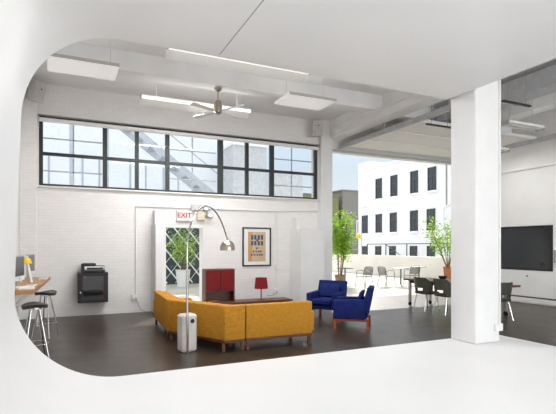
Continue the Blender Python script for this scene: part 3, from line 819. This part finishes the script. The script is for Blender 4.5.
# ------------------------------------------------------------------ bench, red cabinet, red lamp
bn = thing('low_bench', 'long low walnut bench against the brick wall behind the sofa', 'bench', (4.2, 10.85, 0))
MB().box(-1.22, 1.18, -.27, .27, .19, .24, .006).build('bench_top', M_WALNUT, bn)
MB().box(-1.15, 1.1, -.22, .22, .1, .19).build('rail', M_WALNUT, bn)
for x in (-1.1, 1.05):
    for y in (-.2, .2): MB().box(x-.03, x+.03, y-.03, y+.03, 0, .1).build('leg', M_WALNUT, bn)
hc = thing('red_door_cabinet', 'walnut cabinet with two dark red doors standing on the low bench', 'cabinet', (3.42, 10.86, .241))
hb = MB()
hb.box(-.375, -.35, -.25, .03, 0, .80).box(.35, .375, -.25, .03, 0, .80).box(-.375, .375, -.25, .03, .80, .825).box(-.35, .35, -.25, .03, 0, .025).box(-.35, .35, -.25, .03, .28, .30).box(-.35, .35, .005, .03, .025, .8)
hb.build('carcass', M_WALNUT, hc)
for s_ in (-1, 1):
    dd = MB().box(-.347 if s_ < 0 else .004, -.004 if s_ < 0 else .347, -.262, -.245, .305, .795, .004).build('door', M_RED, hc)
    MB().box(s_*.03-.006, s_*.03+.006, -.275, -.262, .33, .38).build('handle', M_WALNUT, dd)
bk = thing('book', 'flat orange book lying in the open shelf of the red cabinet', 'book', (3.25, 10.74, .267))
MB().box(-.13, .13, -.1, .1, 0, .035, .003).build('cover', M_TEAK, bk)
MB().box(-.125, .131, -.098, .098, .005, .03).build('pages', M_PAPER, bk)
rlamp = thing('table_lamp', 'small red table lamp with drum shade on the low bench', 'lamp', (4.58, 10.80, .24))
MB().lathe([(0, 0), (.11, 0), (.11, .015), (.02, .022), (0, .022)], seg=24).build('base', M_REDL, rlamp, True)
MB().tube([(0, 0, .02), (0, 0, .36)], .016, 10).build('stem', M_REDL, rlamp, True)
MB().lathe([(.175, .29), (.145, .57), (.141, .57), (.171, .29), (.175, .29)], seg=32).build('lamp_shade', M_REDSH, rlamp, True)
MB().lathe([(0, .34), (.03, .36), (.038, .42), (.02, .47), (0, .48)], seg=14).build('bulb', M_WHITE, rlamp, True)

# ------------------------------------------------------------------ blue armchairs
def armchair(loc, rz, label):
    t = thing('armchair', label, 'armchair', loc, rz, 'blue lounge armchairs')   # faces local +y
    for s_ in (-1, 1):
        x0, x1 = (.25, .37) if s_ > 0 else (-.37, -.25)
        MB().prism([(-.28, .2), (.34, .2), (.34, .56), (-.26, .58)], x0, x1, .022, Matrix(((0, 0, 1, 0), (1, 0, 0, 0), (0, 1, 0, 0), (0, 0, 0, 1))), 3).build('armrest', M_BLUE, t, True, 50)
        fr_ = MB().box(x0+.03, x1-.03, -.345, .335, .155, .2, .004)
        fr_.build('side_rail', M_TEAK, t)
        MB().box(x0+.03, x1-.03, .29, .335, 0, .155).build('leg', M_TEAK, t)
        MB().box(x0+.03, x1-.03, -.345, -.30, 0, .155).build('leg', M_TEAK, t)
    MB().box(-.29, .29, -.06, -.02, .16, .2).build('cross_rail', M_TEAK, t)
    MB().box(-.245, .245, -.27, .29, .2, .3, .015).build('seat_base', M_BLUE, t, True, 50)
    MB().box(-.243, .243, -.15, .36, .305, .44, .035, seg=3).build('seat_cushion', M_BLUE, t, True, 50)
    YZ(MB(), [(-.31, .21), (-.18, .21), (-.24, .55), (-.32, .82), (-.43, .80)], -.345, .345, .022, 3).build('backrest', M_BLUE, t, True, 50)
    cu = YZ(MB(), [(-.175, .45), (-.08, .45), (-.16, .72), (-.25, .74)], -.24, .24, .03, 3).build('back_cushion', M_BLUE, t, True, 50)
    bt = MB()
    for i in (-.12, 0, .12):
        bt.lathe([(0, .012), (.012, .008), (.015, 0)], seg=10, M=TR(i, -.12, .60) @ Matrix.Rotation(-PI/2-.28, 4, 'X'))
    bt.build('tuft_button', M_BLUE, cu)
    return t
# facing direction (fx, fy) -> rz
def face(fx, fy): return math.atan2(-fx, fy)
ac = armchair((5.45, 8.98, 0), face(-.81, -.58), 'blue armchair nearer the brick wall, seat turned toward the viewer')
dup(ac, (5.24, 7.66, 0), face(-.77, .64), 'blue armchair in front, seen from its side with orange wood frame')

# ------------------------------------------------------------------ dining table and chairs
dtb = thing('dining_table', 'long reddish wood dining table on dark caster legs by the terrace opening', 'table', (8.9, 8.45, 0))
MB().box(-.45, .45, -1.45, 1.45, .69, .735, .006).build('tabletop', M_DKWOOD, dtb)
MB().box(-.36, .36, -1.3, 1.3, .62, .69).build('apron', M_BLACK, dtb)
for x in (-.36, .36):
    for y in (-1.13, 1.28):
        lg = MB().box(x-.03, x+.03, y-.03, y+.03, .11, .69).build('leg', M_ALU, dtb)
        MB().lathe([(0, -.02), (.05, -.02), (.055, 0), (.05, .02), (0, .02)], seg=18, M=TR(x, y, .055) @ Matrix.Rotation(PI/2, 4, 'Y')).box(x-.03, x+.03, y-.012, y+.012, .055, .12).build('caster', M_BLACK, lg)
def dining_chair(loc, rz, label):
    t = thing('dining_chair', label, 'chair', loc, rz, 'olive dining chairs')   # faces local +y
    MB().box(-.22, .22, -.2, .24, .41, .48, .03, seg=3).build('seat', M_OLIVE, t, True, 50)
    # wrap-around back with an open slot low in the middle
    g = MB(); nu, nv = 24, 10
    grid = {}
    for i in range(nu+1):
        a = -1.35+2.7*i/nu
        for j in range(nv+1):
            v = j/nv
            fall = .16*max(0, abs(a)-.75)/.6
            z = .46+v*(.38-fall)
            rr = .25+.03*v
            grid[i, j] = (rr*math.sin(a), .0-(rr*math.cos(a))*(.9+.12*v), z)
    th = .035
    def V_(i, j, o):
        x, y, z = grid[i, j]; L_ = math.hypot(x, y) or 1
        return g.bm.verts.new((x+o*x/L_, y+o*y/L_, z))
    vi = {k: V_(*k, 0) for k in grid}; vo = {k: V_(*k, th) for k in grid}
    hole = lambda i, j: 8 <= i < nu-8 and 1 <= j < 3
    cells = {(i, j) for i in range(nu) for j in range(nv) if not hole(i, j)}
    for i, j in cells:
        k = [(i, j), (i+1, j), (i+1, j+1), (i, j+1)]
        g.bm.faces.new([vi[q_] for q_ in k]); g.bm.faces.new([vo[q_] for q_ in k[::-1]])
        for (a_, b_), nb in zip(zip(k, k[1:]+k[:1]), ((i, j-1), (i+1, j), (i, j+1), (i-1, j))):
            if nb not in cells: g.bm.faces.new((vi[a_], vo[a_], vo[b_], vi[b_]))
    for k_ in list(vi.values())+list(vo.values()):
        if not k_.link_faces: g.bm.verts.remove(k_)
    g.build('backrest', M_OLIVE, t, True, 45)
    for sx in (-1, 1):
        MB().tube([(sx*.17, .18, .42), (sx*.21, .23, 0)], .012, 8).build('leg', M_CHROME, t, True)
        MB().tube([(sx*.16, -.16, .42), (sx*.2, -.25, 0)], .012, 8).build('leg', M_CHROME, t, True)
    return t
dc = dining_chair((8.33, 8.88, 0), -PI/2, 'olive dining chair at the far left side of the dining table')
dup(dc, (8.33, 8.2, 0), -PI/2, 'olive dining chair left of the table, partly hidden behind column')
dup(dc, (8.60, 7.02, 0), 0, 'olive dining chair at the near end of the table, right of column')
# things on the dining table
def plate(loc, label):
    t = thing('plate', label, 'plate', loc, 0, 'plates on the dining table')
    MB().lathe([(0, 0), (.07, 0), (.13, .018), (.128, .022), (.07, .006), (0, .005)], seg=24).build('dish', M_WATERY, t, True)
    return t
plt = plate((8.66, 9.35, .7355), 'pale blue plate at the far left corner of the dining table')
dup(plt, (8.66, 8.75, .7355), 0, 'pale blue plate in front of the first olive chair')
dup(plt, (8.66, 8.2, .7355), 0, 'pale blue plate next to the second olive chair')
def bowl(loc, label, m_):
    t = thing('bowl', label, 'bowl', loc, 0)
    MB().lathe([(0, 0), (.05, 0), (.1, .06), (.115, .1), (.11, .1), (.09, .055), (0, .015)], seg=24).build('bowl_body', m_, t, True)
bowl((9.0, 9.0, .7355), 'dark bowl in the middle of the dining table', M_DARK)
bowl((9.0, 8.55, .7355), 'white bowl in the middle of the dining table', M_WHITE)
def tumbler(loc, label):
    t = thing('drinking_glass', label, 'glass', loc, 0, 'glasses on the dining table')
    MB().lathe([(0, 0), (.03, 0), (.036, .13), (.033, .13), (.028, .008), (0, .008)], seg=18).build('tumbler', M_GLASS, t, True)
    return t
tg = tumbler((8.78, 8.95, .7355), 'clear drinking glass beside the dark bowl')
dup(tg, (8.8, 8.42, .7355), 0, 'clear drinking glass beside the white bowl')

# ------------------------------------------------------------------ television in the right wall
tv = thing('television', 'wide black television set into the white right wall', 'television', (XR+.12, 9.2, 1.565))
MB().box(-.02, .06, -1.24, 1.19, -.63, .63).build('screen', M_TV, tv)
MB().box(-.05, 0, -1.24, 1.19, .58, .63).box(-.05, 0, -1.24, 1.19, -.63, -.58).box(-.05, 0, -1.24, -1.13, -.58, .58).box(-.05, 0, 1.14, 1.19, -.58, .58).build('bezel', M_BLACK, tv)
MB().box(-.024, -.02, -.95, -.82, -.52, -.41).build('screen_badge', M_DARK, tv)
ws = thing('wall_phone', 'white wall phone beside the television at the right', 'phone', (XR-.001, 7.86, 1.35))
MB().box(-.05, 0, -.06, .06, -.2, .2, .015).build('body', M_WHITE, ws)
MB().box(-.085, -.05, -.02, .03, -.17, .17, .012).build('handset', M_GREYPL, ws)
kn = thing('wall_sensor', 'small dark round sensor on the white wall below the television', 'sensor', (XR, 8.7, .78))
MB().lathe([(0, .03), (.02, .028), (.022, .015), (.01, .01), (.01, 0)], seg=14, M=Matrix.Rotation(-PI/2, 4, 'Y')).build('sensor_body', M_DARK, kn, True)

# ------------------------------------------------------------------ light
wd = bpy.data.worlds.new('sky'); SC.world = wd; wd.use_nodes = True
nt = wd.node_tree; N = nt.nodes; L = nt.links; bg = N['Background']
tc = N.new('ShaderNodeTexCoord'); sx = N.new('ShaderNodeSeparateXYZ'); L.new(tc.outputs['Generated'], sx.inputs[0])
rp = N.new('ShaderNodeValToRGB'); L.new(sx.outputs['Z'], rp.inputs['Fac'])
e0, e1 = rp.color_ramp.elements; e0.position = .03; e0.color = (.47, .49, .50, 1); e1.position = .45; e1.color = (.86, .93, 1, 1)
e2 = rp.color_ramp.elements.new(.17); e2.color = (.39, .45, .50, 1)
e3 = rp.color_ramp.elements.new(.26); e3.color = (.43, .51, .58, 1)
L.new(rp.outputs[0], bg.inputs['Color']); bg.inputs['Strength'].default_value = 1.85

sun = bpy.data.lights.new('sun', 'SUN'); sun.energy = 7.2; sun.angle = .0093; sun.color = (1, .96, .9)
so_ = bpy.data.objects.new('sun', sun); COL.objects.link(so_)
el = math.radians(36); hx, hy = -.53, -.848
dirv = Vector((hx*math.cos(el), hy*math.cos(el), -math.sin(el)))
so_.rotation_euler = dirv.to_track_quat('-Z', 'Y').to_euler()
so_.location = (20, 30, 30)

def area(name, loc, rot, sx_, sy_, e, c=(1, 1, 1)):
    l = bpy.data.lights.new(name, 'AREA'); l.shape = 'RECTANGLE'; l.size = sx_; l.size_y = sy_; l.energy = e; l.color = c
    o = bpy.data.objects.new(name, l); COL.objects.link(o); o.location = loc; o.rotation_euler = rot
    return o
# unseen fill lamps added along the front wall behind the camera
area('fill_behind_camera', (5.5, YF+.05, 2.6), (PI/2, 0, 0), 10.6, 3.8, 70, (1, .99, .98))
area('ceiling_fill_up', (5.5, YF+.06, 2.2), (PI/2+.6, 0, 0), 10.4, 3.0, 330, (1, 1, 1))  # added fill, tilted up to brighten the soffit and room ceiling
area('right_bay_fill_up', (9.2, YF+.07, 1.8), (PI/2+.75, 0, 0), 4.6, 2.4, 150, (1, 1, 1))  # extra added fill aimed up at the right bay ceiling
# strip lights (light up and down)
for x, y, z in ((2.62, 6.93, 4.47), (2.64, 9.70, 4.55)):
    area('strip_light_down', (x, y, z), (0, 0, 0), 2.3, .12, 100, (1, 1, 1))
    area('strip_light_up', (x, y, z+.22), (PI, 0, 0), 2.3, .12, 10, (1, 1, 1))
area('strip_light_down', (9.7, 7.25, 4.36), (0, 0, 0), 1.1, .25, 45, (1, 1, 1))
area('strip_light_down', (10.6, 8.9, 4.24), (0, 0, 0), 1.1, .25, 15, (1, 1, 1))

area('shell_floor_fill', (2.6, -1.2, 3.94), (0, 0, 0), 2.0, .6, 45, (1, .99, .98))  # unseen lamp added to lift the white shell floor
# ------------------------------------------------------------------ camera
cam = bpy.data.cameras.new('camera'); co = bpy.data.objects.new('camera', cam); COL.objects.link(co)
cam.sensor_fit = 'HORIZONTAL'; cam.sensor_width = 36; cam.lens = 455/556*36
cam.shift_y = 40/556
co.location = (0, 0, 1.6)
co.rotation_euler = (PI/2, 0, -math.asin(.4242))
cam.clip_end = 300; cam.clip_start = .05
SC.camera = co
SC.view_settings.view_transform = 'Standard'; SC.view_settings.look = 'None'
SC.view_settings.exposure = 0; SC.view_settings.gamma = 1
SC.cycles.max_bounces = 10; SC.cycles.diffuse_bounces = 6; SC.cycles.transparent_max_bounces = 16
SC.cycles.sample_clamp_indirect = 4
